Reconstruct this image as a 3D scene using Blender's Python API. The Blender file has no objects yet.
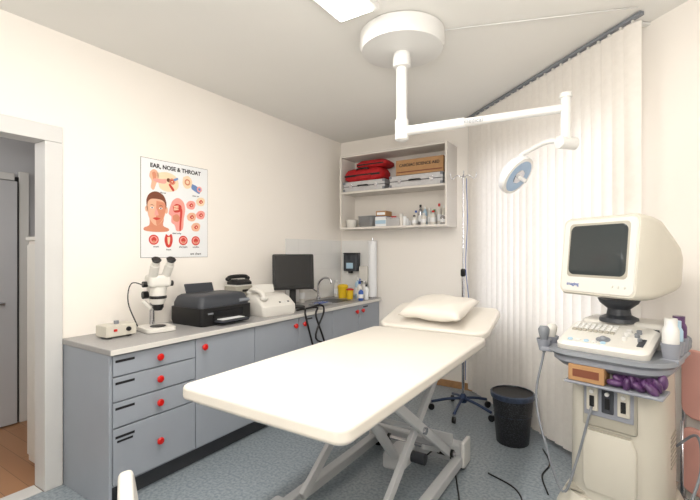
import bpy, bmesh, math, random
from mathutils import Vector, Matrix, Euler
random.seed(4)
sc=bpy.context.scene
R=math.radians
# ---------------------------------------------------------------- materials
def mat(name,col,rough=.5,metal=0,var=.03,scale=6,emis=None,es=0,trans=0,bump=0,alpha=1):
    m=bpy.data.materials.new(name); m.use_nodes=True
    nt=m.node_tree; b=nt.nodes['Principled BSDF']
    b.inputs['Roughness'].default_value=rough; b.inputs['Metallic'].default_value=metal
    tc=nt.nodes.new('ShaderNodeTexCoord'); n=nt.nodes.new('ShaderNodeTexNoise'); n.inputs['Scale'].default_value=scale
    nt.links.new(tc.outputs['Object'],n.inputs['Vector'])
    r=nt.nodes.new('ShaderNodeValToRGB')
    c=[pow(x/255,2.2) for x in col]
    r.color_ramp.elements[0].position=.3; r.color_ramp.elements[1].position=.7
    r.color_ramp.elements[0].color=[max(0,x*(1-var)) for x in c]+[1]
    r.color_ramp.elements[1].color=[min(1,x*(1+var)) for x in c]+[1]
    nt.links.new(n.outputs['Fac'],r.inputs['Fac']); nt.links.new(r.outputs['Color'],b.inputs['Base Color'])
    if emis: 
        b.inputs['Emission Color'].default_value=[pow(x/255,2.2) for x in emis]+[1]; b.inputs['Emission Strength'].default_value=es
    if trans:
        tr=nt.nodes.new('ShaderNodeBsdfTranslucent'); mx=nt.nodes.new('ShaderNodeMixShader'); mx.inputs[0].default_value=trans
        nt.links.new(r.outputs['Color'],tr.inputs['Color']); nt.links.new(b.outputs[0],mx.inputs[1]); nt.links.new(tr.outputs[0],mx.inputs[2])
        nt.links.new(mx.outputs[0],nt.nodes['Material Output'].inputs['Surface'])
    if bump:
        bp=nt.nodes.new('ShaderNodeBump'); bp.inputs['Strength'].default_value=bump; bp.inputs['Distance'].default_value=.002
        n2=nt.nodes.new('ShaderNodeTexNoise'); n2.inputs['Scale'].default_value=250
        nt.links.new(tc.outputs['Object'],n2.inputs['Vector'])
        nt.links.new(n2.outputs['Fac'],bp.inputs['Height']); nt.links.new(bp.outputs['Normal'],b.inputs['Normal'])
    return m
WALL=mat('wall_paint',(244,238,230),.85,var=.01,scale=2,bump=.15)
CEIL=mat('ceiling_paint',(236,234,229),.9,var=.01,scale=2)
TRIM=mat('trim_white',(212,211,209),.45,var=.01)
HALLP=mat('hall_grey_paint',(188,189,193),.6,var=.01)
CAB=mat('cabinet_grey',(154,160,169),.42,var=.02)
CABD=mat('cabinet_side',(148,154,163),.45,var=.02)
CTOP=mat('countertop_grey',(160,158,157),.4,var=.05,scale=60)
PLINTH=mat('plinth',(60,62,66),.5)
RED=mat('red_plastic',(200,28,24),.3)
BLK=mat('black_plastic',(22,22,24),.4)
DGR=mat('dark_grey_plastic',(58,61,67),.45)
MGR=mat('mid_grey_plastic',(124,128,134),.45)
VINYL=mat('cream_vinyl',(230,224,214),.42,var=.01,bump=.05)
WHITE=mat('white_enamel',(222,221,218),.3,var=.01)
FRAME=mat('table_frame_grey',(196,198,200),.32,var=.02)
WPL=mat('white_plastic',(218,215,208),.4,var=.01)
BEIGE=mat('beige_plastic',(204,199,186),.42,var=.02)
BEIGE2=mat('beige_plastic_dark',(168,163,150),.45,var=.02)
LGREEN=mat('console_grey',(142,145,154),.45)
CHR=mat('chrome',(200,200,205),.18,metal=1)
STB=mat('blue_grey_steel',(66,80,110),.3,metal=.5)
ALU=mat('aluminium',(200,200,203),.35,metal=.6,var=.06,scale=30)
SHELF=mat('shelf_laminate',(224,218,210),.5,var=.01)
BLIND=mat('blind_fabric',(240,235,228),.8,var=.02,scale=30,trans=.25)
CLOTHR=mat('red_nylon',(170,24,30),.7,var=.15,scale=25)
CARD=mat('cardboard',(172,132,92),.8,var=.06,scale=20)
PAPER=mat('paper',(236,237,238),.7,var=.01)
SCREEN=mat('screen_glass',(20,22,26),.08)
CRT=mat('crt_glass',(56,61,62),.15)
PINK=mat('pink_upholstery',(222,166,154),.7,var=.05)
PURP=mat('purple_plastic',(88,58,98),.3,var=.3,scale=40)
YEL=mat('yellow_plastic',(228,190,40),.4)
BLUE=mat('blue_plastic',(50,90,170),.4)
GLS=mat('lamp_glass',(150,175,205),.12)
SHL=mat('lamp_shell',(224,226,230),.3)
SKY=mat('pale_blue',(170,200,220),.4)
TILE=mat('glazed_tile',(232,231,228),.12,var=.01)
STEEL=mat('steel',(180,182,185),.28,metal=.8)
BASEB=mat('baseboard_wood',(186,142,100),.5,var=.1,scale=20)
GREEN=mat('green_plastic',(60,140,80),.4)
BAG=mat('bin_liner',(60,70,90),.3,var=.3,scale=40)
LIGHT=mat('lamp_diffuser',(255,255,250),.5,emis=(255,250,240),es=10)
PANE=mat('window_pane_glow',(230,238,250),.3,emis=(245,247,255),es=1.6)  # glow added to the pane to brighten the blinds from behind
POR=[mat('poster_'+n,c,.6) for n,c in (('skin',(232,180,150)),('red',(205,66,56)),('hair',(120,70,50)),('pink',(238,160,150)),('blue',(110,140,190)),('ink',(35,30,35)),('cream',(240,214,180)),('flesh',(214,140,110)))]

def floor_mat():
    m=bpy.data.materials.new('vinyl_floor'); m.use_nodes=True; nt=m.node_tree; b=nt.nodes['Principled BSDF']
    tc=nt.nodes.new('ShaderNodeTexCoord')
    v=nt.nodes.new('ShaderNodeTexNoise'); v.inputs['Scale'].default_value=55; v.inputs['Detail'].default_value=5
    nt.links.new(tc.outputs['Object'],v.inputs['Vector'])
    r=nt.nodes.new('ShaderNodeValToRGB'); e=r.color_ramp.elements
    e[0].position=.36; e[0].color=(.225,.27,.305,1); e[1].position=.64; e[1].color=(.37,.415,.45,1)
    nt.links.new(v.outputs['Fac'],r.inputs['Fac']); nt.links.new(r.outputs['Color'],b.inputs['Base Color'])
    b.inputs['Roughness'].default_value=.35
    return m
FLOOR=floor_mat()
def wood_mat():
    m=bpy.data.materials.new('wood_floor'); m.use_nodes=True; nt=m.node_tree; b=nt.nodes['Principled BSDF']
    tc=nt.nodes.new('ShaderNodeTexCoord')
    br=nt.nodes.new('ShaderNodeTexBrick'); br.inputs['Color1'].default_value=(.42,.22,.11,1); br.inputs['Color2'].default_value=(.36,.18,.09,1)
    br.inputs['Mortar'].default_value=(.2,.1,.05,1); br.inputs['Scale'].default_value=1; br.inputs['Mortar Size'].default_value=.002
    br.inputs['Brick Width'].default_value=1.2; br.inputs['Row Height'].default_value=.12
    nt.links.new(tc.outputs['Object'],br.inputs['Vector'])
    nt.links.new(br.outputs['Color'],b.inputs['Base Color']); b.inputs['Roughness'].default_value=.35
    return m
WOOD=wood_mat()
def mesh_mat():
    m=bpy.data.materials.new('black_wire_mesh'); m.use_nodes=True; nt=m.node_tree; b=nt.nodes['Principled BSDF']
    tc=nt.nodes.new('ShaderNodeTexCoord'); v=nt.nodes.new('ShaderNodeTexVoronoi'); v.inputs['Scale'].default_value=120
    nt.links.new(tc.outputs['Object'],v.inputs['Vector'])
    r=nt.nodes.new('ShaderNodeValToRGB'); e=r.color_ramp.elements; e[0].color=(.09,.095,.11,1); e[1].color=(.012,.012,.014,1); e[1].position=.5
    nt.links.new(v.outputs['Distance'],r.inputs['Fac']); nt.links.new(r.outputs['Color'],b.inputs['Base Color']); b.inputs['Roughness'].default_value=.45
    return m
MESHM=mesh_mat()

# ---------------------------------------------------------------- builder
def finish(name,bm,m,parent=None,smooth=False,bevel=0,seg=2,subs=0):
    bmesh.ops.recalc_face_normals(bm,faces=bm.faces)
    me=bpy.data.meshes.new(name); bm.to_mesh(me); bm.free()
    o=bpy.data.objects.new(name,me); sc.collection.objects.link(o); me.materials.append(m)
    if smooth: 
        for p in me.polygons: p.use_smooth=True
    if bevel:
        md=o.modifiers.new('b','BEVEL'); md.width=bevel; md.segments=seg; md.limit_method='ANGLE'; md.angle_limit=R(35)
        for p in me.polygons: p.use_smooth=True
        md.harden_normals=True
    if parent: o.parent=parent
    return o
def rr(w,h,r,n=6,cx=0,cy=0):
    pts=[]
    for sx,sy,a0 in ((1,1,0),(-1,1,90),(-1,-1,180),(1,-1,270)):
        for i in range(n+1):
            a=R(a0+90*i/n); pts.append((cx+sx*(w/2-r)+r*math.cos(a),cy+sy*(h/2-r)+r*math.sin(a)))
    return pts
def catmull(P,k=6):
    P=[Vector(p) for p in P]
    if len(P)<3: return P
    Q=[2*P[0]-P[1]]+P+[2*P[-1]-P[-2]]; out=[]
    for i in range(1,len(Q)-2):
        for j in range(k):
            t=j/k; a,b,c,d=Q[i-1],Q[i],Q[i+1],Q[i+2]
            out.append(.5*((2*b)+(c-a)*t+(2*a-5*b+4*c-d)*t*t+(3*b-a-3*c+d)*t**3))
    out.append(P[-1]); return out
class B:
    def __init__(s,name,loc=(0,0,0),rz=0):
        s.e=bpy.data.objects.new(name,None); sc.collection.objects.link(s.e); s.e.location=loc; s.e.rotation_euler=(0,0,R(rz)); s.e.empty_display_size=.1
    def box(s,n,c,d,m,bev=.004,rot=None,seg=2):
        bm=bmesh.new(); bmesh.ops.create_cube(bm,size=1); bmesh.ops.scale(bm,vec=d,verts=bm.verts)
        if rot: bmesh.ops.rotate(bm,matrix=Euler([R(a) for a in rot]).to_matrix(),verts=bm.verts)
        bmesh.ops.translate(bm,vec=c,verts=bm.verts)
        return finish(n,bm,m,s.e,bevel=min(bev,min(d)*.45),seg=seg)
    def cyl(s,n,p0,p1,r,m,r2=None,v=24,bev=0):
        p0=Vector(p0);p1=Vector(p1); d=p1-p0; bm=bmesh.new()
        bmesh.ops.create_cone(bm,cap_ends=True,segments=v,radius1=r,radius2=r if r2 is None else r2,depth=d.length)
        bmesh.ops.rotate(bm,matrix=d.to_track_quat('Z','Y').to_matrix(),verts=bm.verts)
        bmesh.ops.translate(bm,vec=(p0+p1)/2,verts=bm.verts)
        return finish(n,bm,m,s.e,bevel=bev or min(.0015,r*.1))
    def sph(s,n,c,r,m,sc_=(1,1,1),rot=None):
        bm=bmesh.new(); bmesh.ops.create_uvsphere(bm,u_segments=24,v_segments=14,radius=r); bmesh.ops.scale(bm,vec=sc_,verts=bm.verts)
        if rot: bmesh.ops.rotate(bm,matrix=Euler([R(a) for a in rot]).to_matrix(),verts=bm.verts)
        bmesh.ops.translate(bm,vec=c,verts=bm.verts); return finish(n,bm,m,s.e,smooth=True)
    def tube(s,n,pts,r,m,smooth=True,v=8,k=6):
        P=catmull(pts,k) if smooth else [Vector(p) for p in pts]
        bm=bmesh.new(); rings=[]; up=None
        for i,p in enumerate(P):
            t=(P[min(i+1,len(P)-1)]-P[max(i-1,0)]).normalized()
            if up is None: up=t.orthogonal().normalized()
            up=(up-t*up.dot(t)).normalized(); w=t.cross(up)
            rings.append([bm.verts.new(p+r*(math.cos(2*math.pi*j/v)*up+math.sin(2*math.pi*j/v)*w)) for j in range(v)])
        for a,b in zip(rings,rings[1:]):
            for j in range(v): bm.faces.new((a[j],a[(j+1)%v],b[(j+1)%v],b[j]))
        bm.faces.new(rings[0]); bm.faces.new(rings[-1])
        return finish(n,bm,m,s.e,smooth=True)
    def lathe(s,n,prof,c,m,v=32,rot=None):
        bm=bmesh.new(); rings=[]
        for r,z in prof: rings.append([bm.verts.new((max(r,1e-4)*math.cos(2*math.pi*j/v),max(r,1e-4)*math.sin(2*math.pi*j/v),z)) for j in range(v)])
        for a,b in zip(rings,rings[1:]):
            for j in range(v): bm.faces.new((a[j],a[(j+1)%v],b[(j+1)%v],b[j]))
        bm.faces.new(rings[0][::-1]); bm.faces.new(rings[-1])
        if rot: bmesh.ops.rotate(bm,matrix=Euler([R(a) for a in rot]).to_matrix(),verts=bm.verts)
        bmesh.ops.translate(bm,vec=c,verts=bm.verts)
        o=finish(n,bm,m,s.e,smooth=True)
        md=o.modifiers.new('e','EDGE_SPLIT'); md.split_angle=R(40); return o
    def loft(s,n,secs,m,bev=.0,cap=True,M=None):
        bm=bmesh.new(); rings=[[bm.verts.new(p) for p in q] for q in secs]; v=len(rings[0])
        for a,b in zip(rings,rings[1:]):
            for j in range(v): bm.faces.new((a[j],a[(j+1)%v],b[(j+1)%v],b[j]))
        if cap: bm.faces.new(rings[0][::-1]); bm.faces.new(rings[-1])
        if M: bmesh.ops.transform(bm,matrix=M,verts=bm.verts)
        if bev: return finish(n,bm,m,s.e,bevel=bev,seg=3)
        o=finish(n,bm,m,s.e,smooth=True); md=o.modifiers.new('e','EDGE_SPLIT'); md.split_angle=R(35); return o
    def prism(s,n,pts,z0,z1,m,bev=.004,M=None,seg=2):
        bm=bmesh.new(); a=[bm.verts.new((x,y,z0)) for x,y in pts]; b=[bm.verts.new((x,y,z1)) for x,y in pts]; v=len(a)
        for j in range(v): bm.faces.new((a[j],a[(j+1)%v],b[(j+1)%v],b[j]))
        bm.faces.new(a[::-1]); bm.faces.new(b)
        if M: bmesh.ops.transform(bm,matrix=M,verts=bm.verts)
        return finish(n,bm,m,s.e,bevel=bev,seg=seg)
    def text(s,n,body,loc,rot,size,m,ax='CENTER',ext=.0006,off=0):
        c=bpy.data.curves.new(n,'FONT'); c.body=body; c.size=size; c.align_x=ax; c.align_y='CENTER'; c.extrude=ext; c.offset=off
        o=bpy.data.objects.new(n+'_t',c); sc.collection.objects.link(o); bpy.context.view_layer.update()
        me=bpy.data.meshes.new_from_object(o.evaluated_get(bpy.context.evaluated_depsgraph_get())); bpy.data.objects.remove(o)
        q=bpy.data.objects.new(n,me); sc.collection.objects.link(q); me.materials.clear(); me.materials.append(m)
        q.location=loc; q.rotation_euler=[R(a) for a in rot]; q.parent=s.e; return q
def T(loc=(0,0,0),rot=(0,0,0)): return Matrix.Translation(loc)@Euler([R(a) for a in rot]).to_matrix().to_4x4()
def multi(name,boxes,m,bev=0,subs=0):
    bm=bmesh.new()
    for c0,c1 in boxes:
        r=bmesh.ops.create_cube(bm,size=1)['verts']
        bmesh.ops.scale(bm,vec=[abs(b-a) for a,b in zip(c0,c1)],verts=r); bmesh.ops.translate(bm,vec=[(a+b)/2 for a,b in zip(c0,c1)],verts=r)
    return finish(name,bm,m,bevel=bev)
def polyslab(name,pts,z0,z1,m):
    bm=bmesh.new(); a=[bm.verts.new((x,y,z0)) for x,y in pts]; b=[bm.verts.new((x,y,z1)) for x,y in pts]; v=len(a)
    for j in range(v): bm.faces.new((a[j],a[(j+1)%v],b[(j+1)%v],b[j]))
    bm.faces.new(a[::-1]); bm.faces.new(b); return finish(name,bm,m)

# ---------------------------------------------------------------- room
H=2.80; YB=4.31; P0=Vector((1.72,YB,0)); D=Vector((.7244,-.6894,0)); N=Vector((-.6894,-.7244,0))
P1=P0+D*3.14
room=[(0,-1.2),(P1.x,-1.2),(P1.x,P1.y),(P0.x,YB),(0,YB)]
polyslab('floor',room,-.1,0,FLOOR)
polyslab('ceiling',room,H,H+.1,CEIL)
multi('wall_left',[((-.12,1.11,0),(0,YB+.12,H)),((-.12,.2,2.12),(0,1.11,H)),((-.12,-1.2,0),(0,.2,H))],WALL)
multi('wall_back',[((0,YB,0),(P0.x,YB+.12,H))],WALL)
polyslab('wall_window',[P0[:2],P1[:2],(P1+Vector((.12,.0,0)))[:2],(P1-N*.12+Vector((.08,.03,0)))[:2],(P0-N*.12)[:2],(P0+Vector((0,.12,0)))[:2]],0,H,WALL)
multi('wall_right',[((P1.x,-1.2,0),(P1.x+.12,P1.y,H))],WALL)
multi('wall_front',[((-.12,-1.32,0),(P1.x+.12,-1.2,H))],WALL)
multi('baseboard_back',[((.60,YB-.015,0),(P0.x-.02,YB,.07))],BASEB)
polyslab('baseboard_window',[(P0+D*.03)[:2],(P1-D*.03)[:2],(P1-D*.03+N*.015)[:2],(P0+D*.03+N*.015)[:2]],0,.07,BASEB)
multi('trim_doorway',[((-.125,1.105,0),(.018,1.20,2.11)),((-.125,.11,0),(.018,.205,2.11))],TRIM,bev=.003)
multi('trim_lintel',[((-.125,.11,2.111),(.018,1.20,2.21))],TRIM,bev=.003)
# hallway beyond the door
polyslab('floor_hallway',[(-1.5,-.6),(-.12,-.6),(-.12,2.6),(-1.5,2.6)],-.1,0,WOOD)
multi('floor_threshold',[((-.12,.21,-.1),(0,1.10,.004))],TRIM)
polyslab('ceiling_hallway',[(-1.5,-.6),(-.12,-.6),(-.12,2.6),(-1.5,2.6)],2.5,2.6,CEIL)
multi('wall_hallway_back',[((-1.5,-.6,0),(-1.38,2.6,2.5))],HALLP)
multi('wall_hallway_end',[((-1.5,2.6,0),(-.12,2.7,2.5))],HALLP)
multi('wall_hallway_near',[((-1.5,-.7,0),(-.12,-.6,2.5))],HALLP)
b=B('door_1',(-1.362,1.01,0))
b.box('leaf',(0.02,0,1.02),(.04,.82,2.02),HALLP,.003)
b.box('gap_shade_strip',(.0,.418,1.04),(.03,.02,2.06),BLK,.001); b.box('casing_side_1',(.005,.465,1.06),(.035,.07,2.12),TRIM); b.box('casing_side_2',(.0,-.45,1.06),(.03,.08,2.12),TRIM); b.box('casing_top',(.0,0,2.07),(.03,.8,.06),TRIM)  # black strip paints the darkness of the gap beside the leaf
b.box('recess',(.042,0,1.5),(.004,.5,.7),HALLP,.001); b.cyl('handle',(.04,.30,1.02),(.1,.30,1.02),.01,CHR); b.cyl('lever',(.1,.30,1.02),(.1,.20,1.02),.009,CHR)
b=B('hallway_cabinet',(-.315,1.45,0))
b.box('carcass',(0,0,.77),(.33,.5,1.50),SHELF,.003); b.box('plinth',(0,0,.02),(.31,.46,.04),DGR)
b.box('door_left',(.0,-.255,.78),(.31,.016,1.42),WPL,.003); b.cyl('knob',(.12,-.262,.8),(.12,-.29,.8),.012,CHR); b.box('top',(0,0,1.53),(.35,.53,.025),WPL)

# ---------------------------------------------------------------- base cabinets
b=B('base_cabinet',(0,0,0))
y0=1.225; X=.53
b.box('carcass',(X/2+.005,(y0+4.30)/2,.49),(X-.01,4.30-y0,.74),CABD,.002)
b.box('side_panel',(X/2+.008,y0-.009,.435),(X+.01,.018,.87),CAB,.002)
b.box('plinth',(.25,(y0+4.30)/2,.06),(.44,4.29-y0,.12),PLINTH,.002)
b.box('worktop',(.288,(y0-.025+4.305)/2,.885),(.57,4.305-y0+.025,.035),CTOP,.006)
b.box('worktop_edge',(.574,(y0-.025+4.305)/2,.885),(.006,4.305-y0+.02,.03),WPL,.002)
ys=[y0,1.765,2.30,2.83,3.35,3.84,4.30]
zz=[(.742,.862),(.60,.738),(.455,.596),(.135,.451)]
def knob(n,y,z): b.lathe(n,[(.009,0),(.009,.012),(.02,.016),(.022,.024),(.016,.032),(.001,.034)],(X+.02,y,z),RED,rot=(0,90,0))
for i,(a,c) in enumerate(zz):
    b.box('drawer_%d'%i,(X+.01,(ys[0]+ys[1])/2,(a+c)/2),(.02,ys[1]-ys[0]-.006,c-a-.004),CAB,.003)
    knob('knob_%d'%i,1.50,(a+c)/2)
    b.box('label_%d'%i,(X+.0205,ys[0]+.07,c-.035 if i<3 else c-.05),(.002,.11,.014),BLK,.0005)
    if i==3: b.box('label_3b',(X+.0205,ys[0]+.07,c-.075),(.002,.09,.012),BLK,.0005)
for i in range(1,6):
    b.box('cabinet_door_%d'%i,(X+.01,(ys[i]+ys[i+1])/2,.499),(.02,ys[i+1]-ys[i]-.006,.726),CAB,.003)
    knob('door_knob_%d'%i,ys[i]+.06 if i in(1,3,5) else ys[i+1]-.06,.80)
    if i in(3,5): b.box('door_label_%d'%i,(X+.0205,ys[i]+.14,.835),(.002,.1,.014),BLK,.0005)
b=B('sink',(.29,3.72,.903))
b.prism('rim',rr(.36,.42,.05),0,.006,STEEL,.002); b.prism('basin_shade_plate',rr(.30,.34,.05),.006,.0075,DGR,.0004)  # flat plate, the basin's shade is put into its dark colour
b.tube('faucet',[(-.2,0,0),(-.2,0,.12),(-.19,0,.2),(-.12,0,.25),(-.04,0,.24),(-.02,0,.19)],.012,CHR)
b.cyl('lever',(-.2,-.03,.1),(-.2,-.1,.13),.008,CHR); b.cyl('tap_base',(-.2,0,0),(-.2,0,.03),.025,CHR)
b=B('tile_splashback',(.001,3.27,.905)); b.box('tile_field',(.004,.51,.34),(.008,1.02,.67),TILE,.002)
for i in range(1,5): b.box('joint_%d'%i,(.0082,.204*i,.34),(.0006,.003,.66),TRIM,.0001)
for i in range(1,4): b.box('joint_row_%d'%i,(.0082,.51,.17*i),(.0006,1.0,.003),TRIM,.0001)
b=B('tile_splashback',(.012,YB-.009,.905)); b.box('tile_field',(.25,.004,.34),(.50,.008,.67),TILE,.002)

# ---------------------------------------------------------------- poster
b=B('anatomy_poster',(.002,1.71,1.40))
W=.58;Hh=.73
b.box('sheet_edge',(.0006,W/2,Hh/2),(.001,W+.005,Hh+.005),POR[5],.0002)
b.box('sheet',(.0015,W/2,Hh/2),(.002,W,Hh),PAPER,.0003)
PM=lambda lay: Matrix(((0,0,1,.0026+.0005*lay),(1,0,0,0),(0,1,0,0),(0,0,0,1)))
cnt=[0]
def disc(u,v,r,m,sy=1,lay=1,k=20,n='shape'):
    cnt[0]+=1; b.prism('%s_%d'%(n,cnt[0]),[(W*u+r*math.cos(2*math.pi*i/k),Hh*(1-v)+sy*r*math.sin(2*math.pi*i/k)) for i in range(k)],.0,.0005,m,.0,M=PM(lay))
def poly(uv,m,lay=1,n='shape',sm=True):
    cnt[0]+=1
    if sm:
        P=catmull([(u,v,0) for u,v in uv]+[(uv[0][0],uv[0][1],0)],4)[:-1]; uv=[(p.x,p.y) for p in P]
    b.prism('%s_%d'%(n,cnt[0]),[(W*u,Hh*(1-v)) for u,v in uv],0,.0005,m,0,M=PM(lay))
S,RD,HR,PK,BL,IK,CM,FL=POR
b.text('title','EAR, NOSE & THROAT',(.004,W*.5,Hh*.935),(90,0,90),.044,IK,off=.0012)
# portrait
poly([(.11,.58),(.30,.58),(.30,.67),(.38,.70),(.36,.73),(.2,.74),(.05,.73),(.04,.70),(.11,.67)],FL,1)
poly([(.085,.42),(.20,.355),(.325,.42),(.335,.52),(.29,.62),(.205,.675),(.12,.62),(.08,.52)],S,2)
poly([(.075,.50),(.07,.42),(.11,.355),(.20,.325),(.30,.355),(.345,.43),(.34,.50),(.325,.44),(.27,.405),(.14,.405),(.09,.44)],HR,3)
poly([(.205,.42),(.325,.44),(.33,.52),(.29,.61),(.205,.665)],FL,3)
for u in(.145,.265): disc(u,.495,.013,PAPER,.5,4); disc(u,.495,.006,IK,.8,5); poly([(u-.035,.475),(u,.462),(u+.035,.475),(u,.468)],HR,4)
poly([(.2,.49),(.235,.56),(.2,.572),(.178,.56)],PK,4); poly([(.15,.60),(.2,.59),(.26,.60),(.2,.618)],RD,4)
disc(.345,.51,.014,S,1.8,2); disc(.072,.51,.012,S,1.8,2)
# sagittal section
poly([(.40,.47),(.44,.40),(.52,.365),(.60,.40),(.63,.48),(.61,.58),(.59,.70),(.50,.72),(.47,.66),(.42,.63),(.42,.57),(.38,.54)],PK,1)
poly([(.44,.46),(.50,.43),(.57,.45),(.55,.51),(.46,.52)],RD,2); poly([(.44,.56),(.50,.54),(.545,.57),(.52,.62),(.45,.61)],FL,2); poly([(.555,.46),(.585,.50),(.57,.62),(.56,.71),(.54,.71),(.545,.60)],RD,3)
for i in range(3): poly([(.455,.455+.018*i),(.52,.448+.018*i),(.52,.457+.018*i),(.455,.465+.018*i)],CM,3)
# ear canal
poly([(.12,.13),(.17,.10),(.22,.12),(.235,.18),(.20,.25),(.17,.31),(.13,.29),(.14,.22),(.11,.18)],S,1); poly([(.145,.14),(.18,.125),(.205,.16),(.18,.22),(.16,.20)],FL,2)
poly([(.22,.13),(.36,.11),(.50,.15),(.52,.26),(.40,.31),(.26,.29),(.23,.2)],CM,1); poly([(.17,.195),(.28,.19),(.34,.185),(.34,.225),(.27,.235),(.17,.22)],PK,3)
disc(.375,.19,.015,HR,1,3); disc(.43,.20,.028,FL,.9,3); disc(.43,.20,.016,RD,.9,4); disc(.43,.2,.007,CM,.9,5); poly([(.45,.17),(.51,.15),(.515,.17),(.46,.19)],BL,4); poly([(.40,.225),(.46,.28),(.44,.30),(.38,.24)],RD,3)
# upper right
poly([(.60,.13),(.68,.11),(.74,.16),(.72,.23),(.64,.25),(.59,.2)],CM,1); disc(.665,.18,.026,FL,1,2); disc(.665,.18,.014,CM,1,3)
poly([(.74,.19),(.82,.21),(.87,.25),(.86,.29),(.79,.27),(.73,.24)],BL,1); disc(.86,.24,.024,PK,1,2); disc(.86,.24,.012,BL,1,3)
# right ears
for i,(u,v) in enumerate([(.72,.43),(.88,.38),(.73,.56),(.88,.53),(.80,.67)]):
    m1=(PK,CM,S,PK,S)[i]
    poly([(u-.075,v-.01),(u-.03,v-.045),(u+.04,v-.05),(u+.075,v-.02),(u+.05,v+.035),(u-.01,v+.045),(u-.06,v+.03)],m1,1); poly([(u-.03,v),(u+.01,v-.025),(u+.04,v),(u,v+.02)],RD,2); disc(u+.01,v,.006,CM,1,3)
for u in(.17,.60,.80):
    disc(u,.82,.04,RD,.95,1); disc(u,.82,.031,PK,.9,2); poly([(u-.035,.81),(u,.79),(u+.035,.81),(u+.03,.83),(u,.845),(u-.03,.83)],RD,3); disc(u,.84,.013,FL,.7,4)
poly([(.34,.755),(.38,.775),(.42,.755),(.44,.82),(.41,.89),(.35,.89),(.32,.82)],RD,1); poly([(.36,.79),(.40,.79),(.39,.86),(.37,.86)],CM,2)
for i,(u,v,t_) in enumerate(((.2,.89,'mouth'),(.38,.92,'larynx'),(.6,.89,'pharyngitis'),(.8,.89,'tonsillitis'),(.3,.33,'the ear'),(.8,.32,'inner ear'),(.5,.745,'nasal cavity'))):
    b.text('caption_%d'%i,t_,(.004,W*u,Hh*(1-v)),(90,0,90),.017,IK)
b.text('publisher','ent chart',(.004,W*.8,Hh*.035),(90,0,90),.028,IK)

# ---------------------------------------------------------------- counter items
Z=.9035
b=B('power_supply',(.22,1.42,Z),90)
b.box('case',(0,0,.045),(.19,.13,.07),BEIGE,.006); b.box('foot_1',(-.06,0,.004),(.02,.1,.008),BLK,.001); b.box('foot_2',(.06,0,.004),(.02,.1,.008),BLK,.001)
b.cyl('dial',(.04,-.065,.05),(.04,-.08,.05),.014,BLK); b.box('switch',(-.04,-.067,.05),(.02,.008,.015),RED,.001); b.cyl('top_knob',(0,0,.08),(0,0,.1),.015,MGR)
b=B('stereo_microscope',(.24,1.68,Z),78)
b.prism('base',rr(.2,.24,.04),0,.03,WPL,.006); b.cyl('stage_plate',(0,-.03,.03),(0,-.03,.036),.05,BLK)
b.cyl('column',(0,.08,.03),(0,.08,.40),.016,CHR); b.box('focus_carrier',(0,.06,.26),(.07,.07,.10),WPL,.012)
b.cyl('focus_knob_1',(.03,.06,.24),(.07,.06,.24),.026,BLK); b.cyl('focus_knob_2',(-.03,.06,.24),(-.07,.06,.24),.026,BLK)
b.box('arm',(0,.01,.28),(.06,.13,.05),WPL,.012); b.lathe('objective',[(.035,0),(.048,.02),(.052,.06),(.054,.12)],(0,-.03,.18),WPL); b.lathe('lens',[(.024,0),(.036,.02),(.036,.05)],(0,-.03,.14),BLK); b.lathe('ring',[(.053,.0),(.056,.004),(.056,.016),(.053,.02)],(0,-.03,.22),BLK)
b.box('binocular_body',(0,-.03,.34),(.15,.12,.09),WPL,.025); b.cyl('zoom_knob_1',(.07,-.03,.32),(.10,-.03,.32),.02,BLK); b.cyl('zoom_knob_2',(-.07,-.03,.32),(-.10,-.03,.32),.02,BLK)
for s_ in(-1,1):
    b.cyl('eyetube_%d'%s_,(s_*.042,-.05,.36),(s_*.047,-.11,.45),.029,WPL); b.cyl('eyepiece_%d'%s_,(s_*.047,-.11,.45),(s_*.048,-.128,.478),.024,WPL); b.lathe('eyecup_%d'%s_,[(.024,0),(.031,.015),(.024,.022)],(s_*.048,-.126,.475),BLK,rot=(33,0,0))
b.tube('lamp_cable',[(-.03,.1,.3),(-.12,.12,.32),(-.16,.06,.2),(-.12,0,.04)],.004,BLK); b.cyl('illuminator',(-.07,.04,.2),(-.03,0,.15),.014,WPL)
b=B('inkjet_printer',(.25,2.14,Z),90)
b.loft('lower_body',[[(x,y,z) for x,y in rr(w,d,.03)] for w,d,z in((.46,.36,0),(.48,.37,.03),(.48,.37,.13))],BLK)
b.loft('lid',[[(x,y,z) for x,y in rr(w,d,.04)] for w,d,z in((.47,.34,.13),(.47,.34,.16),(.44,.30,.205),(.40,.26,.22))],DGR)
b.box('output_tray',(0,-.2,.03),(.26,.14,.012),DGR,.003); b.box('tray_slot',(0,-.186,.08),(.28,.008,.05),SCREEN,.002); b.box('control_strip',(.17,-.172,.16),(.1,.02,.025),MGR,.004,rot=(-30,0,0))
b.box('paper_rest',(0,.15,.24),(.26,.012,.1),DGR,.004,rot=(-20,0,0)); b.box('paper',(0,-.19,.042),(.21,.12,.004),PAPER,.001); b.box('name_plate',(-.15,-.186,.09),(.07,.003,.012),MGR,.0005)
b=B('fax_machine',(.355,2.665,Z),80)
b.loft('body',[[(x,y+o,z) for x,y in rr(w,d,.03)] for w,d,z,o in((.33,.30,0,0),(.35,.32,.03,0),(.35,.31,.08,0),(.34,.22,.14,.03),(.30,.15,.17,.05))],WPL)
b.box('keypad_panel',(.06,-.085,.115),(.18,.11,.008),MGR,.003,rot=(28,0,0))
for i in range(4):
    for j in range(3): b.box('key_%d_%d'%(i,j),(.02+i*.03,-.118+j*.03,.106+j*.0155),(.018,.016,.012),WHITE if (i+j)%3 else DGR,.002,rot=(28,0,0))
b.box('display',(.08,-.025,.15),(.1,.035,.006),SCREEN,.001,rot=(28,0,0))
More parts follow.
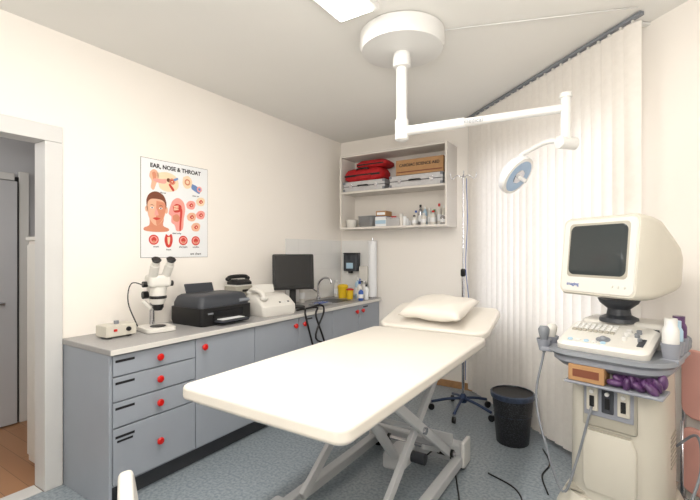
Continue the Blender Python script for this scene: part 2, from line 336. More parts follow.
b.tube('handset',[(-.13,-.10,.15),(-.13,-.07,.19),(-.13,0,.205),(-.13,.07,.21),(-.13,.10,.18)],.022,WPL,v=12); b.sph('earpiece',(-.13,-.10,.15),.032,WPL,(1,1,.7)); b.sph('mouthpiece',(-.13,.10,.185),.032,WPL,(1,1,.7))
b.box('paper_feed',(0,.09,.21),(.22,.01,.08),WPL,.003,rot=(-15,0,0))
b=B('storage_box',(.09,2.56,Z),90); b.box('shell',(0,0,.12),(.20,.15,.24),BEIGE2,.006); b.box('lid',(0,0,.245),(.205,.155,.012),WPL,.003); b.box('grip',(0,-.077,.2),(.06,.006,.02),BLK,.002)
b=B('telephone',(.095,2.56,Z+.252),90)
b.loft('body',[[(x,y,z) for x,y in rr(w,d,.02)] for w,d,z in((.17,.15,0),(.17,.15,.02),(.15,.09,.045))],BLK)
b.tube('handset',[(-.11,.02,.05),(-.09,.02,.065),(0,.02,.07),(.09,.02,.065),(.11,.02,.05)],.017,BLK,v=10); b.sph('earpiece',(-.11,.02,.05),.024,BLK,(1,1,.8)); b.sph('mouthpiece',(.11,.02,.05),.024,BLK,(1,1,.8))
for i in range(3):
    for j in range(3): b.box('key_%d_%d'%(i,j),(-.03+.03*i,-.06+.018*j,.025+.01*j),(.016,.011,.008),WPL,.002)
b=B('computer_monitor',(.28,3.07,Z),52)
b.prism('foot',rr(.22,.17,.07),0,.018,BLK,.005); b.box('neck',(0,.03,.10),(.06,.03,.18),BLK,.006)
b.box('panel',(0,0,.345),(.40,.045,.34),BLK,.012,rot=(-5,0,0)); b.box('screen',(-0,-.0235,.352),(.355,.004,.29),SCREEN,.001,rot=(-5,0,0)); b.box('rear_bulge',(0,.035,.33),(.26,.04,.2),BLK,.015)
b=B('power_cables',(0,0,0))
for i,pts in enumerate([[(.45,2.92,.91),(.56,2.9,.93),(.60,2.86,.88),(.612,2.95,.6),(.612,3.05,.35),(.62,2.95,.05)],[(.45,3.0,.91),(.58,3.05,.93),(.607,3.0,.86),(.609,3.12,.62),(.612,3.2,.4),(.62,3.3,.05)],[(.45,3.1,.91),(.55,3.15,.94),(.606,3.12,.88),(.606,3.0,.66),(.612,3.25,.5),(.62,3.1,.03)]]):
    b.tube('cable_%d'%i,pts,.009,BLK)
b=B('soap_dispenser',(.20,YB-.065,1.33),0)
b.prism('body',rr(.2,.1,.03),-.12,.08,DGR,.01); b.prism('window',rr(.12,.104,.02),-.09,-.02,SKY,.003); b.box('nozzle',(0,-.03,-.13),(.05,.04,.03),BLK,.005); b.prism('cap',rr(.205,.104,.03),.08,.1,BLK,.004)
b=B('towel_dispenser',(.38,YB-.06,1.17),0)
b.prism('body',rr(.12,.09,.02),-.1,.1,WPL,.008); b.box('slot',(0,-.044,-.08),(.09,.01,.012),BLK,.001)
def bottle(name,loc,r,h,m,cap,pump=False):
    q=B(name,loc); q.lathe('body',[(r*.9,0),(r,.006),(r,h*.68),(r*.8,h*.76),(r*.38,h*.82),(r*.38,h*.86)],(0,0,0),m); q.cyl('cap',(0,0,h*.86),(0,0,h),r*.5,cap)
    q.lathe('label',[(r*1.01,h*.2),(r*1.01,h*.5)],(0,0,0),PAPER)
    if pump: q.tube('spout',[(0,0,h),(0,0,h*1.12),(r*.4,-r*.4,h*1.16),(r*1.1,-r*1.1,h*1.1)],.004,cap)
bottle('soap_bottle',(.43,4.05,Z),.03,.2,WPL,BLUE,True); bottle('disinfectant_bottle',(.34,4.16,Z),.034,.24,SKY,WHITE); bottle('disinfectant_bottle',(.42,4.17,Z),.03,.2,WHITE,WHITE); bottle('spray_bottle',(.10,3.42,Z),.03,.22,WPL,RED)
bottle('soap_bottle',(.52,3.93,Z),.028,.14,BLUE,WHITE); bottle('disinfectant_bottle',(.08,4.10,Z),.035,.2,WPL,WHITE); bottle('spray_bottle',(.52,4.05,Z),.026,.17,PAPER,DGR)
b=B('sharps_container',(.20,4.05,Z)); b.lathe('tub',[(.05,0),(.06,.12),(.062,.125)],(0,0,0),YEL); b.lathe('lid',[(.064,0),(.064,.015),(.05,.03),(.02,.035)],(0,0,.125),YEL)
b=B('sharps_container',(.33,4.0,Z)); b.lathe('tub',[(.035,0),(.042,.1)],(0,0,0),YEL); b.lathe('lid',[(.045,0),(.044,.012),(.02,.022)],(0,0,.1),RED)
b=B('instrument_tray',(.38,3.37,Z),90); b.box('tray',(0,0,.012),(.22,.14,.02),STEEL,.006); 
for i in range(4): b.cyl('instrument_%d'%i,(-.08,-.04+i*.027,.026),(.08,-.035+i*.025,.027),.004,CHR if i%2 else BLUE)
b=B('paper_roll',(.515,4.2,.903)); b.cyl('stand_disc',(0,0,.0),(0,0,.015),.05,CHR); b.lathe('roll',[(.048,.02),(.05,.022),(.05,.66),(.048,.662)],(0,0,0),PAPER); b.cyl('spindle',(0,0,.66),(0,0,.7),.01,CHR)

# ---------------------------------------------------------------- open shelf unit
b=B('open_shelf_unit',(.835,YB-.157,0))
x0,x1=-.645,.645; t=.022
b.box('side_1',(x0+t/2,0,2.125),(t,.31,.85),SHELF,.002); b.box('side_2',(x1-t/2,0,2.125),(t,.31,.85),SHELF,.002)
for i,z in enumerate((1.711,2.12,2.539)): b.box('board_%d'%i,(0,0,z),(1.29-2*t,.31,t),SHELF,.002)
b.box('back_panel',(0,.15,2.125),(1.28,.008,.84),SHELF,.001)
def case(name,loc,w,d,h,rz=0):
    q=B(name,loc,rz); q.box('shell_lower',(0,0,h*.25),(w,d,h*.5-.002),ALU,.008); q.box('shell_upper',(0,0,h*.75),(w,d,h*.5-.002),ALU,.008); q.box('seam',(0,0,h*.5),(w-.006,d-.006,.006),BLK,.001)
    for s_ in(-1,1):
        q.box('latch_%d'%s_,(s_*w*.3,-d/2-.004,h*.5),(.035,.01,.04),CHR,.002)
        for t_ in(-1,1): q.box('corner_%d_%d'%(s_,t_),(s_*(w/2-.012),-d/2+.008,h*.5+t_*(h*.5-.016)),(.03,.03,.03),MGR,.005)
    q.tube('handle',[(-.06,-d/2,h*.5),(-.055,-d/2-.03,h*.5),(0,-d/2-.035,h*.5),(.055,-d/2-.03,h*.5),(.06,-d/2,h*.5)],.008,BLK); return q
SZ=2.132
case('aluminium_case',(.50,YB-.165,SZ),.54,.26,.115)
b=B('red_medical_bag',(.48,YB-.165,SZ+.117))
b.loft('body',[[(x,y,z) for x,y in rr(w,d,.06)] for w,d,z in((.42,.22,0),(.50,.26,.03),(.50,.26,.09),(.46,.22,.13),(.36,.18,.145))],CLOTHR)
b.box('reflective_strip',(0,-.131,.06),(.46,.004,.022),BLK,.001); b.tube('carry_handle',[(-.08,-.10,.12),(-.06,-.125,.135),(.06,-.125,.135),(.08,-.10,.12)],.009,BLK); b.box('pocket',(.02,-.134,.035),(.2,.015,.04),CLOTHR,.006)
b=B('folded_red_bag',(.58,YB-.16,SZ+.264)); b.loft('body',[[(x,y,z) for x,y in rr(w,d,.05)] for w,d,z in((.34,.2,0),(.40,.24,.02),(.40,.24,.05),(.32,.18,.08))],CLOTHR); b.box('black_trim',(0,-.122,.03),(.34,.008,.014),BLK,.003)
case('silver_equipment_case',(1.13,YB-.165,SZ),.60,.26,.125)
b=B('cardboard_box',(1.17,YB-.17,SZ+.1265)); b.box('carton',(0,0,.08),(.53,.24,.16),CARD,.003); b.text('print','CARDIAC SCIENCE AED',(0,-.1215,.10),(90,0,0),.042,IK,off=.001); b.box('tape',(0,0,.1605),(.53,.05,.001),BEIGE2,.0003); b.box('stripe',(0,-.1208,.03),(.51,.0016,.012),HR,.0003)
SZ=1.7235
b=B('basin_stack',(.285,YB-.20,SZ)); b.lathe('bowls',[(.05,0),(.06,.03),(.072,.09),(.069,.09),(.055,.03),(.001,.01)],(0,0,0),WPL)
b=B('kidney_dish',(.485,YB-.18,SZ))
for i in range(4): b.loft('dish_%d'%i,[[(x,y+.25*x*x,z+i*.026) for x,y in rr(w,d,d/2-.001,8)] for w,d,z in((.18,.09,0),(.23,.13,.05),(.225,.125,.051),(.18,.085,.006))],STEEL)
b=B('glove_carton',(.69,YB-.16,SZ)); b.box('carton',(0,0,.055),(.14,.16,.11),PAPER,.003); b.box('band',(0,-.0805,.05),(.13,.002,.04),SKY,.0005); b.box('lid',(0,0,.112),(.14,.16,.003),BLUE,.001)
b=B('glove_carton',(.69,YB-.16,SZ+.115)); b.box('carton',(0,0,.03),(.13,.14,.06),CARD,.003); b.box('band',(0,-.0705,.03),(.1,.002,.03),PAPER,.0005)
b=B('instrument_box',(.855,YB-.17,SZ)); b.box('box',(0,0,.04),(.16,.2,.08),STEEL,.004); b.box('lid',(0,0,.085),(.165,.205,.012),CHR,.003); b.cyl('dish',(-.02,-.03,.092),(-.02,-.03,.11),.03,RED); b.cyl('jar',(.04,.02,.092),(.04,.02,.14),.03,WPL)
b=B('bandage_rolls',(.99,YB-.16,SZ))
for i in range(6): b.cyl('roll_%d'%i,(-.035+.04*(i%2),.02-.06*((i//2)%3),.0),(-.035+.04*(i%2),.02-.06*((i//2)%3),.05+.01*i),.019,PAPER if i%2 else SHELF)
cols=[(WPL,BLUE),(CHR,BLK),(SKY,WHITE),(WPL,WHITE),(WHITE,GREEN),(WPL,RED),(BEIGE,WHITE),(WPL,WPL)]
for i,(m1,m2) in enumerate(cols):
    bottle('medicine_bottle',(1.055+.053*i,YB-.10,SZ),.024,.17+.06*((i*3)%4)/3,m1,m2)
    if i%2==0: bottle('medicine_bottle',(1.08+.053*i,YB-.20,SZ),.028,.11+.04*((i*5)%3)/2,cols[(i+3)%8][0],cols[(i+1)%8][1])

# ---------------------------------------------------------------- window + blinds
def wp(s,off,z=0): p=P0+D*s+N*off; return Vector((p.x,p.y,z))
bm=bmesh.new(); L=1.78; n=23
for i in range(n):
    s=.07+i*L/(n-1)+.04; ang=R(-17+random.uniform(-1.5,1.5)); c=wp(s,.16)
    dx=(D*math.cos(ang)+N*math.sin(ang))*.046
    k=4; cols_=[]
    for j in range(k+1):
        f=j/k*2-1; off=N*(.007*(1-f*f)); cols_.append((bm.verts.new((c+dx*f+off).to_tuple()[:2]+(.07,)),bm.verts.new((c+dx*f+off).to_tuple()[:2]+(2.755,))))
    for a,d in zip(cols_,cols_[1:]): bm.faces.new((a[0],d[0],d[1],a[1]))
e=bpy.data.objects.new('vertical_blinds',None); sc.collection.objects.link(e)
o=finish('slats',bm,BLIND,e,smooth=True)
ra=math.degrees(math.atan2(D.y,D.x))
class W_(B):
    def __init__(s,e): s.e=e
w=W_(e); c=wp(.11+L/2,.16,2.785); w.box('head_rail',c,(L+.12,.03,.022),MGR,.003,rot=(0,0,ra))
for i in range(4): c=wp(.2+i*.55,.08,2.79); w.box('bracket_%d'%i,c,(.03,.16,.012),WHITE,.002,rot=(0,0,ra))
for i in range(n): c=wp(.07+i*L/(n-1)+.04,.16,2.765); w.box('hanger_%d'%i,c,(.012,.012,.02),WPL,.001,rot=(0,0,ra))
w.tube('bead_chain',[wp(.12,.2,2.74),wp(.12,.21,1.6),wp(.12,.2,1.0)],.0025,WPL)
b=B('window_1',wp(1.0,.014,1.55),ra)
for nm,c,d in (('frame_top',(0,0,.75),(1.6,.024,.06)),('frame_bottom',(0,0,-.75),(1.6,.024,.06)),('frame_1',(-.77,0,0),(.06,.024,1.44)),('frame_2',(.77,0,0),(.06,.024,1.44)),('mullion',(0,0,0),(.06,.024,1.44))): b.box(nm,c,d,WHITE,.004)
b.box('pane',(0,.002,0),(1.5,.006,1.46),PANE,.001)

# ---------------------------------------------------------------- examination table
b=B('examination_table',(1.755,2.18,0))
zt=.875; wd=.85
b.prism('main_pad',rr(wd,1.71,.05,8,0,-.235),zt-.06,zt,VINYL,.018,seg=4)
b.prism('main_board',rr(wd-.06,1.62,.05,6,0,-.24),zt-.08,zt-.058,FRAME,.004)
M=T((0,.635,zt-.015),(15,0,0))
b.prism('head_pad',rr(wd-.02,.48,.08,8,0,.245),-.03,.03,VINYL,.02,M=M,seg=4)
b.prism('head_board',rr(wd-.1,.42,.05,6,0,.235),-.05,-.028,FRAME,.004,M=M)
b.box('subframe_1',(.28,-.2,.775),(.04,1.5,.05),FRAME); b.box('subframe_2',(-.28,-.2,.775),(.04,1.5,.05),FRAME)
for i,y in enumerate((-.9,-.3,.3,.53)): b.box('subframe_cross_%d'%i,(0,y,.775),(.56,.04,.045),FRAME)
b.cyl('head_gas_strut',(0,.45,.74),(0,.80,.87),.012,CHR)
b.box('base_rail_1',(-.36,.0,.07),(.06,1.12,.06),FRAME,.008); b.box('base_rail_2',(.27,.0,.07),(.06,1.12,.06),FRAME,.008)
b.box('base_crossbar_head',(-.05,.56,.10),(.70,.09,.12),FRAME,.012); b.box('base_crossbar_foot',(-.04,-.56,.09),(.70,.09,.10),FRAME,.012)
b.box('end_cap_1',(.30,.56,.11),(.03,.14,.17),WHITE,.012); b.box('end_cap_2',(-.39,.56,.11),(.03,.14,.17),WHITE,.012)
for i,(x,y) in enumerate(((-.36,.56),(.27,.56),(-.36,-.56),(.27,-.56))): b.cyl('foot_%d'%i,(x,y,0),(x,y,.04),.028,BLK)
def arm(n,x,y0,z0,y1,z1,w=.055):
    L_=math.hypot(y1-y0,z1-z0); a=math.degrees(math.atan2(z1-z0,y1-y0)); b.box(n,(x,(y0+y1)/2,(z0+z1)/2),(.03,L_,w),FRAME,.006,rot=(a,0,0))
for i,x in enumerate((-.27,.19)):
    arm('scissor_a%d'%i,x,-.45,.13,.42,.745); arm('scissor_b%d'%i,x+.034,.45,.13,-.42,.745)
    b.cyl('pivot_%d'%i,(x-.03,0,.44),(x+.065,0,.44),.02,CHR); b.cyl('slider_%d'%i,(x-.04,.45,.13),(x+.065,.45,.13),.024,BLK)
b.cyl('cross_axle_1',(-.3,.0,.44),(.25,.0,.44),.016,FRAME); b.cyl('cross_axle_2',(-.3,.4,.73),(.25,.4,.73),.016,FRAME); b.cyl('cross_axle_3',(-.33,.45,.13),(.27,.45,.13),.014,CHR)
b.box('motor_housing',(-.02,.22,.14),(.14,.22,.1),FRAME,.02); b.cyl('actuator_tube',(0,.1,.2),(0,-.25,.58),.03,FRAME); b.cyl('actuator_rod',(0,-.2,.525),(0,-.33,.66),.016,CHR); b.cyl('motor',(.05,.26,.14),(.14,.26,.14),.035,DGR)
b.box('foot_lever',(.16,.3,.2),(.02,.3,.03),FRAME,.006,rot=(-25,0,0)); b.box('side_bracket',(.12,.51,.19),(.22,.02,.08),FRAME,.006)
b.tube('motor_cable',[(.1,.3,.12),(.18,.42,.17),(.24,.46,.08),(.33,.30,.01),(.4,.1,.008),(.42,-.2,.008)],.005,BLK)
def pillow(name,loc,w,d,h,rot):
    bm=bmesh.new(); n=18
    def zz_(u,v): return (max(0,(1-abs(u)**3.2))*max(0,(1-abs(v)**3.2)))**.45
    g={}
    for s_ in(1,-1):
        for i in range(n+1):
            for j in range(n+1):
                u=2*i/n-1; v=2*j/n-1; edge=i in(0,n) or j in(0,n)
                if edge and s_==-1: g[s_,i,j]=g[1,i,j]; continue
                px=1-.07*(1-v*v)*abs(u)**3; py=1-.07*(1-u*u)*abs(v)**3
                wr=.005*math.sin(5*u+3*v)+.004*math.sin(11*u-7*v)*(1-zz_(u,v)*.6)
                g[s_,i,j]=bm.verts.new((u*w/2*px,v*d/2*py,s_*h/2*zz_(u,v)*(1 if s_>0 else .7)+wr))
    for s_ in(1,-1):
        for i in range(n):
            for j in range(n): bm.faces.new((g[s_,i,j],g[s_,i+1,j],g[s_,i+1,j+1],g[s_,i,j+1]))
    bmesh.ops.transform(bm,matrix=T(loc,rot),verts=bm.verts); 
    return finish(name,bm,VINYL,None,smooth=True)
pillow('pillow',(1.77,3.0,1.015),.50,.38,.14,(15,0,-6))

# ---------------------------------------------------------------- ceiling-mounted operating light
b=B('examination_lamp',(1.775,2.35,0))
b.lathe('ceiling_canopy',[(.25,H),(.262,H-.01),(.262,H-.08),(.25,H-.11),(.19,H-.12),(.06,H-.125)],(0,0,0),WHITE,v=48)
b.cyl('drop_tube',(0,0,H-.12),(0,0,2.16),.034,WHITE); b.lathe('collar',[(.03,2.58),(.055,2.59),(.055,2.64),(.05,2.68)],(0,0,0),WHITE); b.lathe('tube_cap',[(.03,2.13),(.042,2.14),(.042,2.26),(.03,2.27)],(0,0,0),WHITE)
E=Vector((.895,.16,2.215)); A=Vector((0,0,2.19))
d=(E-A); b.cyl('horizontal_arm',A,E,.024,WHITE); b.cyl('arm_sleeve',A+d*.03,A+d*.42,.03,WHITE)
rot_a=math.degrees(math.atan2(.16,.895)); b.text('arm_print','medical',(A+d*.47+Vector((.01,-.03,-.004))).to_tuple(),(90,0,rot_a),.035,MGR)
b.cyl('elbow_post',(E.x,E.y,2.27),(E.x,E.y,2.02),.027,WHITE); b.lathe('elbow_cap',[(.03,2.27),(.033,2.275),(.03,2.295),(.01,2.30)],(E.x,E.y,0),WHITE); b.cyl('elbow_joint',(E.x-.03,E.y-.03,2.03),(E.x+.04,E.y+.05,2.03),.034,WHITE)
HD=Vector((.62,.26,1.90))
b.tube('spring_arm',[(E.x+.02,E.y,2.03),(E.x-.08,E.y+.03,2.055),(HD.x+.1,HD.y,2.045),(HD.x+.02,HD.y+.02,2.01),(HD.x-.04,HD.y+.02,1.95)],.014,WHITE,v=12)
zax=Vector((-.74,.22,.58)).normalized()
Mh=Matrix.Translation(HD)@zax.to_track_quat('Z','Y').to_matrix().to_4x4()
def ml(o,M=Mh): o.matrix_local=M
ml(b.lathe('lamp_head_shell',[(.115,-.02),(.12,0),(.115,.02),(.09,.045),(.05,.06),(.02,.065)],(0,0,0),SHL))
ml(b.lathe('lamp_head_glass',[(.098,-.026),(.102,-.019)],(0,0,0),GLS))
ml(b.lathe('lamp_reflector',[(.04,-.03),(.045,-.024)],(0,0,0),CHR))
ml(b.lathe('lamp_rim',[(.100,-.025),(.117,-.022),(.118,-.012),(.116,-.008)],(0,0,0),WHITE))
ml(b.cyl('sterile_handle',(0,0,-.025),(0,0,-.08),.012,WHITE))
ml(b.cyl('head_hub',(0,0,.055),(0,0,.085),.02,WHITE))
b=B('ceiling_cable_duct',(0,0,H-.007)); b.tube('duct',[(2.02,2.44,0),(3.0,2.79,0)],.005,WHITE,smooth=False)
b=B('ceiling_light',(1.68,1.375,H-.03))
b.box('housing',(0,0,.012),(.26,1.24,.034),WHITE,.006); b.box('diffuser',(0,0,-.010),(.21,1.19,.012),LIGHT,.004)

# ---------------------------------------------------------------- IV stand
b=B('iv_stand',(1.74,3.69,0))
for i in range(5):
    a=R(72*i+200); x,y=.28*math.cos(a),.28*math.sin(a)
    b.tube('leg_%d'%i,[(0,0,.13),(x*.5,y*.5,.11),(x,y,.075)],.013,STB); b.cyl('caster_stem_%d'%i,(x,y,.075),(x,y,.05),.008,CHR)
    b.cyl('caster_%d'%i,(x-.012*math.sin(a),y+.012*math.cos(a),.028),(x+.012*math.sin(a),y-.012*math.cos(a),.028),.028,BLK)
b.lathe('hub',[(.03,.09),(.035,.1),(.03,.15),(.016,.17)],(0,0,0),STB); b.cyl('lower_pole',(0,0,.1),(0,0,1.25),.0125,CHR); b.cyl('upper_pole',(0,0,1.2),(0,0,2.12),.008,CHR); b.lathe('clamp',[(.016,1.22),(.022,1.23),(.022,1.28),(.012,1.29)],(0,0,0),BLK)
for i in range(4):
    a=R(90*i+20); c,s=math.cos(a),math.sin(a); b.tube('hook_%d'%i,[(0,0,2.11),(.05*c,.05*s,2.13),(.09*c,.09*s,2.10),(.11*c,.11*s,2.12),(.112*c,.112*s,2.15)],.004,CHR)
b.tube('drip_line',[(.03,0,2.1),(.035,.01,1.7),(.03,-.02,1.3),(.06,0,.9),(.02,.02,.6),(.03,-.03,.3)],.003,BLUE)

# ---------------------------------------------------------------- waste bin
b=B('waste_bin',(2.235,3.32,0))
b.lathe('basket',[(.112,0),(.116,.004),(.148,.37),(.146,.37),(.112,.008),(.001,.006)],(0,0,0),MESHM,v=40)
b.lathe('rim',[(.147,.36),(.154,.363),(.155,.375),(.148,.379),(.144,.37)],(0,0,0),BLK,v=40)
b.lathe('bin_liner',[(.143,.32),(.150,.382),(.160,.377),(.159,.345),(.155,.34)],(0,0,0),BAG,v=17)
b.lathe('liner_inside',[(.14,.22),(.08,.24),(.001,.26)],(0,0,0),BAG,v=13)

# ---------------------------------------------------------------- ultrasound scanner
b=B('ultrasound_machine',(2.925,2.47,0),-14)
def sec(w,d,r,z,oy=0,ox=0): return [(x+ox,y+oy,z) for x,y in rr(w,d,r,6)]
b.loft('base_skirt',[sec(.48,.54,.12,.09,-.03),sec(.50,.56,.12,.12,-.03),sec(.48,.54,.12,.2,-.02),sec(.42,.48,.12,.27)],BEIGE)
b.loft('tower',[sec(.40,.46,.15,.26),sec(.40,.45,.15,.5),sec(.39,.44,.14,.82),sec(.38,.43,.12,.90)],BEIGE)
b.box('front_recess',(.0,-.218,.73),(.22,.03,.22),BEIGE2,.01); b.box('socket_panel',(0,-.234,.75),(.20,.012,.15),LGREEN,.003)
for i in range(3):
    b.box('probe_socket_%d'%i,(-.063+.063*i,-.243,.755),(.048,.014,.11),(BEIGE,DGR,BEIGE)[i],.004); b.box('socket_slot_%d'%i,(-.063+.063*i,-.252,.745),(.02,.006,.05),BLK,.002); b.cyl('socket_lock_%d'%i,(-.063+.063*i,-.247,.79),(-.063+.063*i,-.26,.79),.009,WHITE)
b.loft('lower_front',[sec(.20,.03,.012,.32,-.222),sec(.22,.03,.012,.36,-.226),sec(.22,.03,.012,.55,-.226),sec(.18,.03,.012,.60,-.218)],BEIGE); b.box('panel_groove',(0,-.235,.615),(.18,.006,.006),BEIGE2,.001)
for i in range(8): b.box('side_louver_%d'%i,(.199,.02,.45+.02*i),(.008,.13,.006),BEIGE2,.001)
b.box('tower_band',(0,0,.285),(.38,.44,.012),BEIGE2,.004)
for i,(x,y) in enumerate(((-.25,-.33),(.23,-.33),(-.2,.22),(.2,.22))):
    b.box('caster_leg_%d'%i,(x*.9,y*.9,.12),(.09,.14,.06),BEIGE,.02); b.cyl('caster_%d'%i,(x-.022,y,.05),(x+.022,y,.05),.05,DGR); b.box('caster_guard_%d'%i,(x,y,.095),(.08,.12,.03),BEIGE,.012)
b.box('foot_bar',(0,-.33,.10),(.46,.06,.05),BEIGE,.02)
b.loft('desk',[sec(.43,.48,.1,.89,-.02,-.01),sec(.48,.54,.13,.92,-.04,-.01),sec(.48,.54,.13,.945,-.04,-.01)],LGREEN)
b.loft('desk_rim',[sec(.50,.56,.14,.945,-.04,-.01),sec(.52,.58,.14,.958,-.04,-.01),sec(.49,.55,.13,.972,-.04,-.01)],MGR)
K=T((-.03,-.13,1.01),(14,0,0))
b.loft('keyboard_housing',[[(x,y,z) for x,y in rr(w,d,.04,5)] for w,d,z in((.36,.27,-.03),(.38,.29,-.01),(.38,.29,.02),(.35,.26,.035))],WPL,M=K)
for j in range(4):
    for i in range(8): ml(b.box('key_%d_%d'%(j,i),(-.15+.024*i,.09-.025*j,.039),(.019,.019,.010),(WHITE if j<3 else BEIGE2),.003),K)
for i,(x,y,r) in enumerate(((.08,.05,.011),(.12,.05,.011),(.08,.01,.011),(.12,.01,.011),(.08,-.04,.009),(.14,-.04,.009))): ml(b.cyl('knob_%d'%i,(x,y,.035),(x,y,.052),r,MGR if i%2 else WHITE),K)
ml(b.sph('trackball',(.0,-.065,.036),.018,MGR),K); ml(b.cyl('trackball_ring',(.0,-.065,.034),(.0,-.065,.039),.03,MGR),K)
for i in range(5): ml(b.cyl('round_key_%d'%i,(-.13+.035*i,-.105,.034),(-.13+.035*i,-.105,.041),.011,WHITE if i%2 else SKY),K)
for i in range(6): ml(b.box('slide_pot_%d'%i,(.15,-.02-.014*i,.038),(.025,.006,.006),DGR,.001),K)
b.box('rear_console',(-.01,.11,1.03),(.36,.20,.13),WPL,.02); b.box('printer_slot',(.08,.006,1.05),(.14,.008,.04),DGR,.003)
b.tube('push_handle',[(-.24,.12,.96),(-.26,.2,.99),(-.18,.235,1.02),(.18,.235,1.02),(.23,.2,.99),(.22,.12,.96)],.014,MGR)
b.lathe('monitor_pedestal',[(.09,1.085),(.085,1.105),(.055,1.12),(.05,1.15),(.085,1.18),(.095,1.20)],(-.03,.06,0),DGR)
Mm=T((0.0,.05,1.40),(-6,0,-22))
def ms(w,h,r,y,oz=0): return [(x,y,z+oz) for x,z in rr(w,h,r,6)]
b.loft('monitor_shell',[ms(.40,.38,.03,-.20),ms(.415,.395,.035,-.185),ms(.41,.39,.035,-.10),ms(.40,.375,.04,-.04),ms(.34,.31,.05,.09,-.01),ms(.30,.25,.05,.18,-.02),ms(.25,.21,.05,.24,-.03)],BEIGE,M=Mm)
b.loft('bezel',[ms(.38,.36,.03,-.205),ms(.39,.37,.03,-.195)],WPL,M=Mm)
b.loft('bezel_recess',[ms(.315,.265,.02,-.2065,.028),ms(.325,.275,.02,-.204,.028)],BEIGE2,M=Mm)
b.loft('crt_screen',[ms(.295,.24,.03,-.2085,.028),ms(.305,.25,.03,-.206,.028)],CRT,M=Mm)
for i in range(3): ml(b.cyl('monitor_knob_%d'%i,(.09+.03*i,-.204,-.145),(.09+.03*i,-.210,-.145),.006,WPL),Mm)
o=b.text('monitor_print','imaging',(0,0,0),(0,0,0),.024,BLUE); o.matrix_local=Mm@T((-.12,-.2065,-.145),(90,0,0))
for i in range(6): ml(b.box('vent_rib_%d'%i,(.0,-.14+.018*i,.194-.0014*i),(.25,.006,.004),BEIGE2,.001),Mm)
b.box('holder_bar',(-.28,-.13,.945),(.06,.2,.02),LGREEN,.005)
for i in range(2):
    x,y=-.305,-.19+.10*i
    b.lathe('probe_cup_%d'%i,[(.022,0),(.034,.05),(.036,.06),(.03,.06),(.02,.01)],(x,y,.93),LGREEN)
    b.lathe('probe_%d'%i,[(.008,-.02),(.014,.02),(.018,.05),(.026,.08),(.028,.10),(.02,.115)],(x,y,.94),(MGR,WPL)[i])
b.tube('probe_cable',[(-.305,-.19,.92),(-.32,-.25,.7),(-.25,-.31,.5),(-.17,-.31,.3),(-.12,-.28,.45),(-.063,-.255,.72)],.006,MGR)
b.box('bottle_bar',(.215,-.05,.965),(.07,.26,.02),LGREEN,.005)
for i,(x,y,h,m) in enumerate(((.215,-.14,.17,WHITE),(.215,-.05,.15,SKY),(.215,.05,.16,PURP))):
    b.lathe('gel_cup_%d'%i,[(.03,0),(.038,.07),(.034,.07),(.026,.01)],(x,y,.972),LGREEN); b.lathe('gel_bottle_%d'%i,[(.028,0),(.031,.01),(.031,h*.7),(.026,h*.78),(.024,h*.8),(.024,h)],(x,y,.98),m)
b.box('tray',(.03,-.25,.835),(.38,.15,.012),LGREEN,.004)
b.box('carton_in_tray',(-.07,-.27,.88),(.15,.09,.075),CARD,.003); b.box('carton_label',(-.07,-.316,.88),(.11,.002,.035),HR,.0005)
for i in range(12): b.sph('glove_bag_%d'%i,(.04+.015*i,-.29+.02*(i%3),.862+.014*((i*7)%3)),.024,PURP,(1.4,.9,.65),rot=(37*i,25*i,40*i))
b.tube('mains_cable',[(.19,.1,.5),(.28,.05,.6),(.31,-.08,.5),(.28,-.2,.3),(.34,-.3,.04),(.2,-.5,.01)],.006,MGR)
def fcable(pts): q=B('floor_cable',(0,0,.006)); q.tube('cord',pts,.005,BLK)
fcable([(2.20,2.75,0),(2.38,2.66,0),(2.45,2.5,0),(2.4,2.3,0),(2.35,2.05,0),(2.3,1.8,0)])
fcable([(2.45,3.3,0),(2.52,3.1,0),(2.50,2.9,0),(2.56,2.7,0)])
fcable([(-.35,.9,0),(-.45,1.0,0),(-.6,1.05,0),(-.9,1.1,0)])

# ---------------------------------------------------------------- chairs
def chair(name,loc,rz,top,m,frame,w=.44,zb=.55):
    q=B(name,loc,rz); q.prism('seat',rr(w,.42,.06,6,0,0),.42,.475,m,.015,seg=3)
    Mb=T((0,.20,(top+zb)/2),(82,0,0)); q.prism('backrest',rr(w,top-zb,.09,6),-.02,.02,m,.014,M=Mb,seg=3)
    for i,(x,y) in enumerate(((-1,-1),(1,-1),(-1,1),(1,1))):
        q.tube('leg_%d'%i,[(x*(w/2-.06),y*.15,.42),(x*(w/2-.03),y*.19,.0)],.012,frame,smooth=False)
    for s_ in(-1,1): q.tube('upright_%d'%s_,[(s_*(w/2-.08),.16,.42),(s_*(w/2-.08),.22,.5),(s_*(w/2-.08),.225,zb+.12)],.011,frame)
chair('white_chair',(1.915,.79,0),151.5,.805,WPL,CHR,w=.40,zb=.56)
b=B('folding_chair',wp(2.29,.055,0),ra)
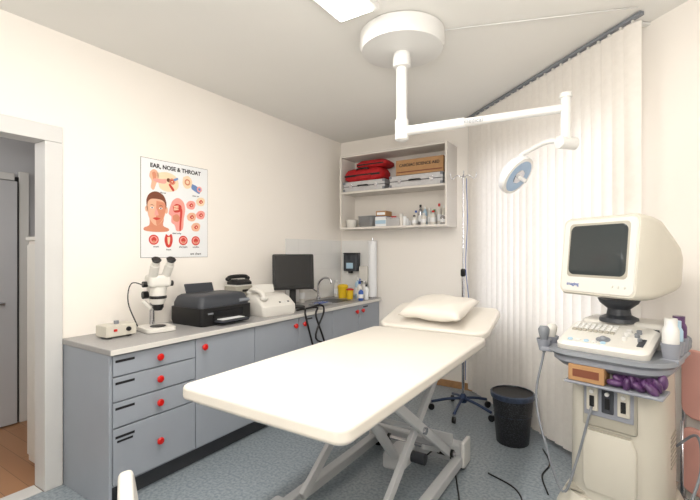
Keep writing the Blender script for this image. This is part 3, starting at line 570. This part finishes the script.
b.prism('backrest',rr(.40,.36,.06),-.012,.012,PINK,.01,M=T((0,0,.75),(90,0,0)),seg=3); b.prism('seat',rr(.38,.34,.06),-.014,.014,PINK,.01,M=T((0,-.02,.36),(90,0,0)),seg=3)
for s_ in(-1,1):
    b.tube('frame_%d'%s_,[(s_*.2,.012,0.01),(s_*.2,.012,.5),(s_*.19,.012,.93)],.01,CHR); b.tube('rear_leg_%d'%s_,[(s_*.175,-.03,0.01),(s_*.175,-.03,.55)],.01,CHR,smooth=False)
b.cyl('stretcher_1',(-.2,.012,.12),(.2,.012,.12),.008,CHR); b.cyl('stretcher_2',(-.175,-.03,.08),(.175,-.03,.08),.008,CHR)

# ---------------------------------------------------------------- lights
def area(n,loc,rot,sx,sy,p,col=(1,.975,.94)):
    l=bpy.data.lights.new(n,'AREA'); l.shape='RECTANGLE'; l.size=sx; l.size_y=sy; l.energy=p; l.color=col
    o=bpy.data.objects.new(n,l); o.location=loc; o.rotation_euler=[R(a) for a in rot]; sc.collection.objects.link(o)
area('light_ceiling_panel',(1.68,1.37,H-.06),(0,0,0),.21,1.19,20)
area('light_flash_bounce',(3.0,-.5,1.75),(150,0,20),.6,.6,48)
area('light_rear_fill',(2.7,-.6,2.5),(58,0,24),1.2,.8,24)  # added fill light behind the camera, no fixture there
l=bpy.data.lights.new('light_hall_fill','POINT'); l.energy=15; l.shadow_soft_size=.2; l.color=(1,.97,.93); o=bpy.data.objects.new('light_hall_fill',l); o.location=(-.8,.2,2.2); sc.collection.objects.link(o)  # unseen point light added to lighten the hallway
wd_=bpy.data.worlds.new('World'); sc.world=wd_; wd_.use_nodes=True; wd_.node_tree.nodes['Background'].inputs[0].default_value=(.9,.9,.9,1); wd_.node_tree.nodes['Background'].inputs[1].default_value=.3
sc.view_settings.view_transform='Standard'; sc.view_settings.look='None'; sc.view_settings.exposure=.12

# ---------------------------------------------------------------- camera
cam=bpy.data.cameras.new('camera'); co=bpy.data.objects.new('camera',cam); sc.collection.objects.link(co)
cam.sensor_width=36; cam.lens=36*415/700; cam.clip_start=.02; cam.shift_y=2/700
co.location=(2.9,0,1.44); co.rotation_euler=(R(90),0,R(32.7)); sc.camera=co
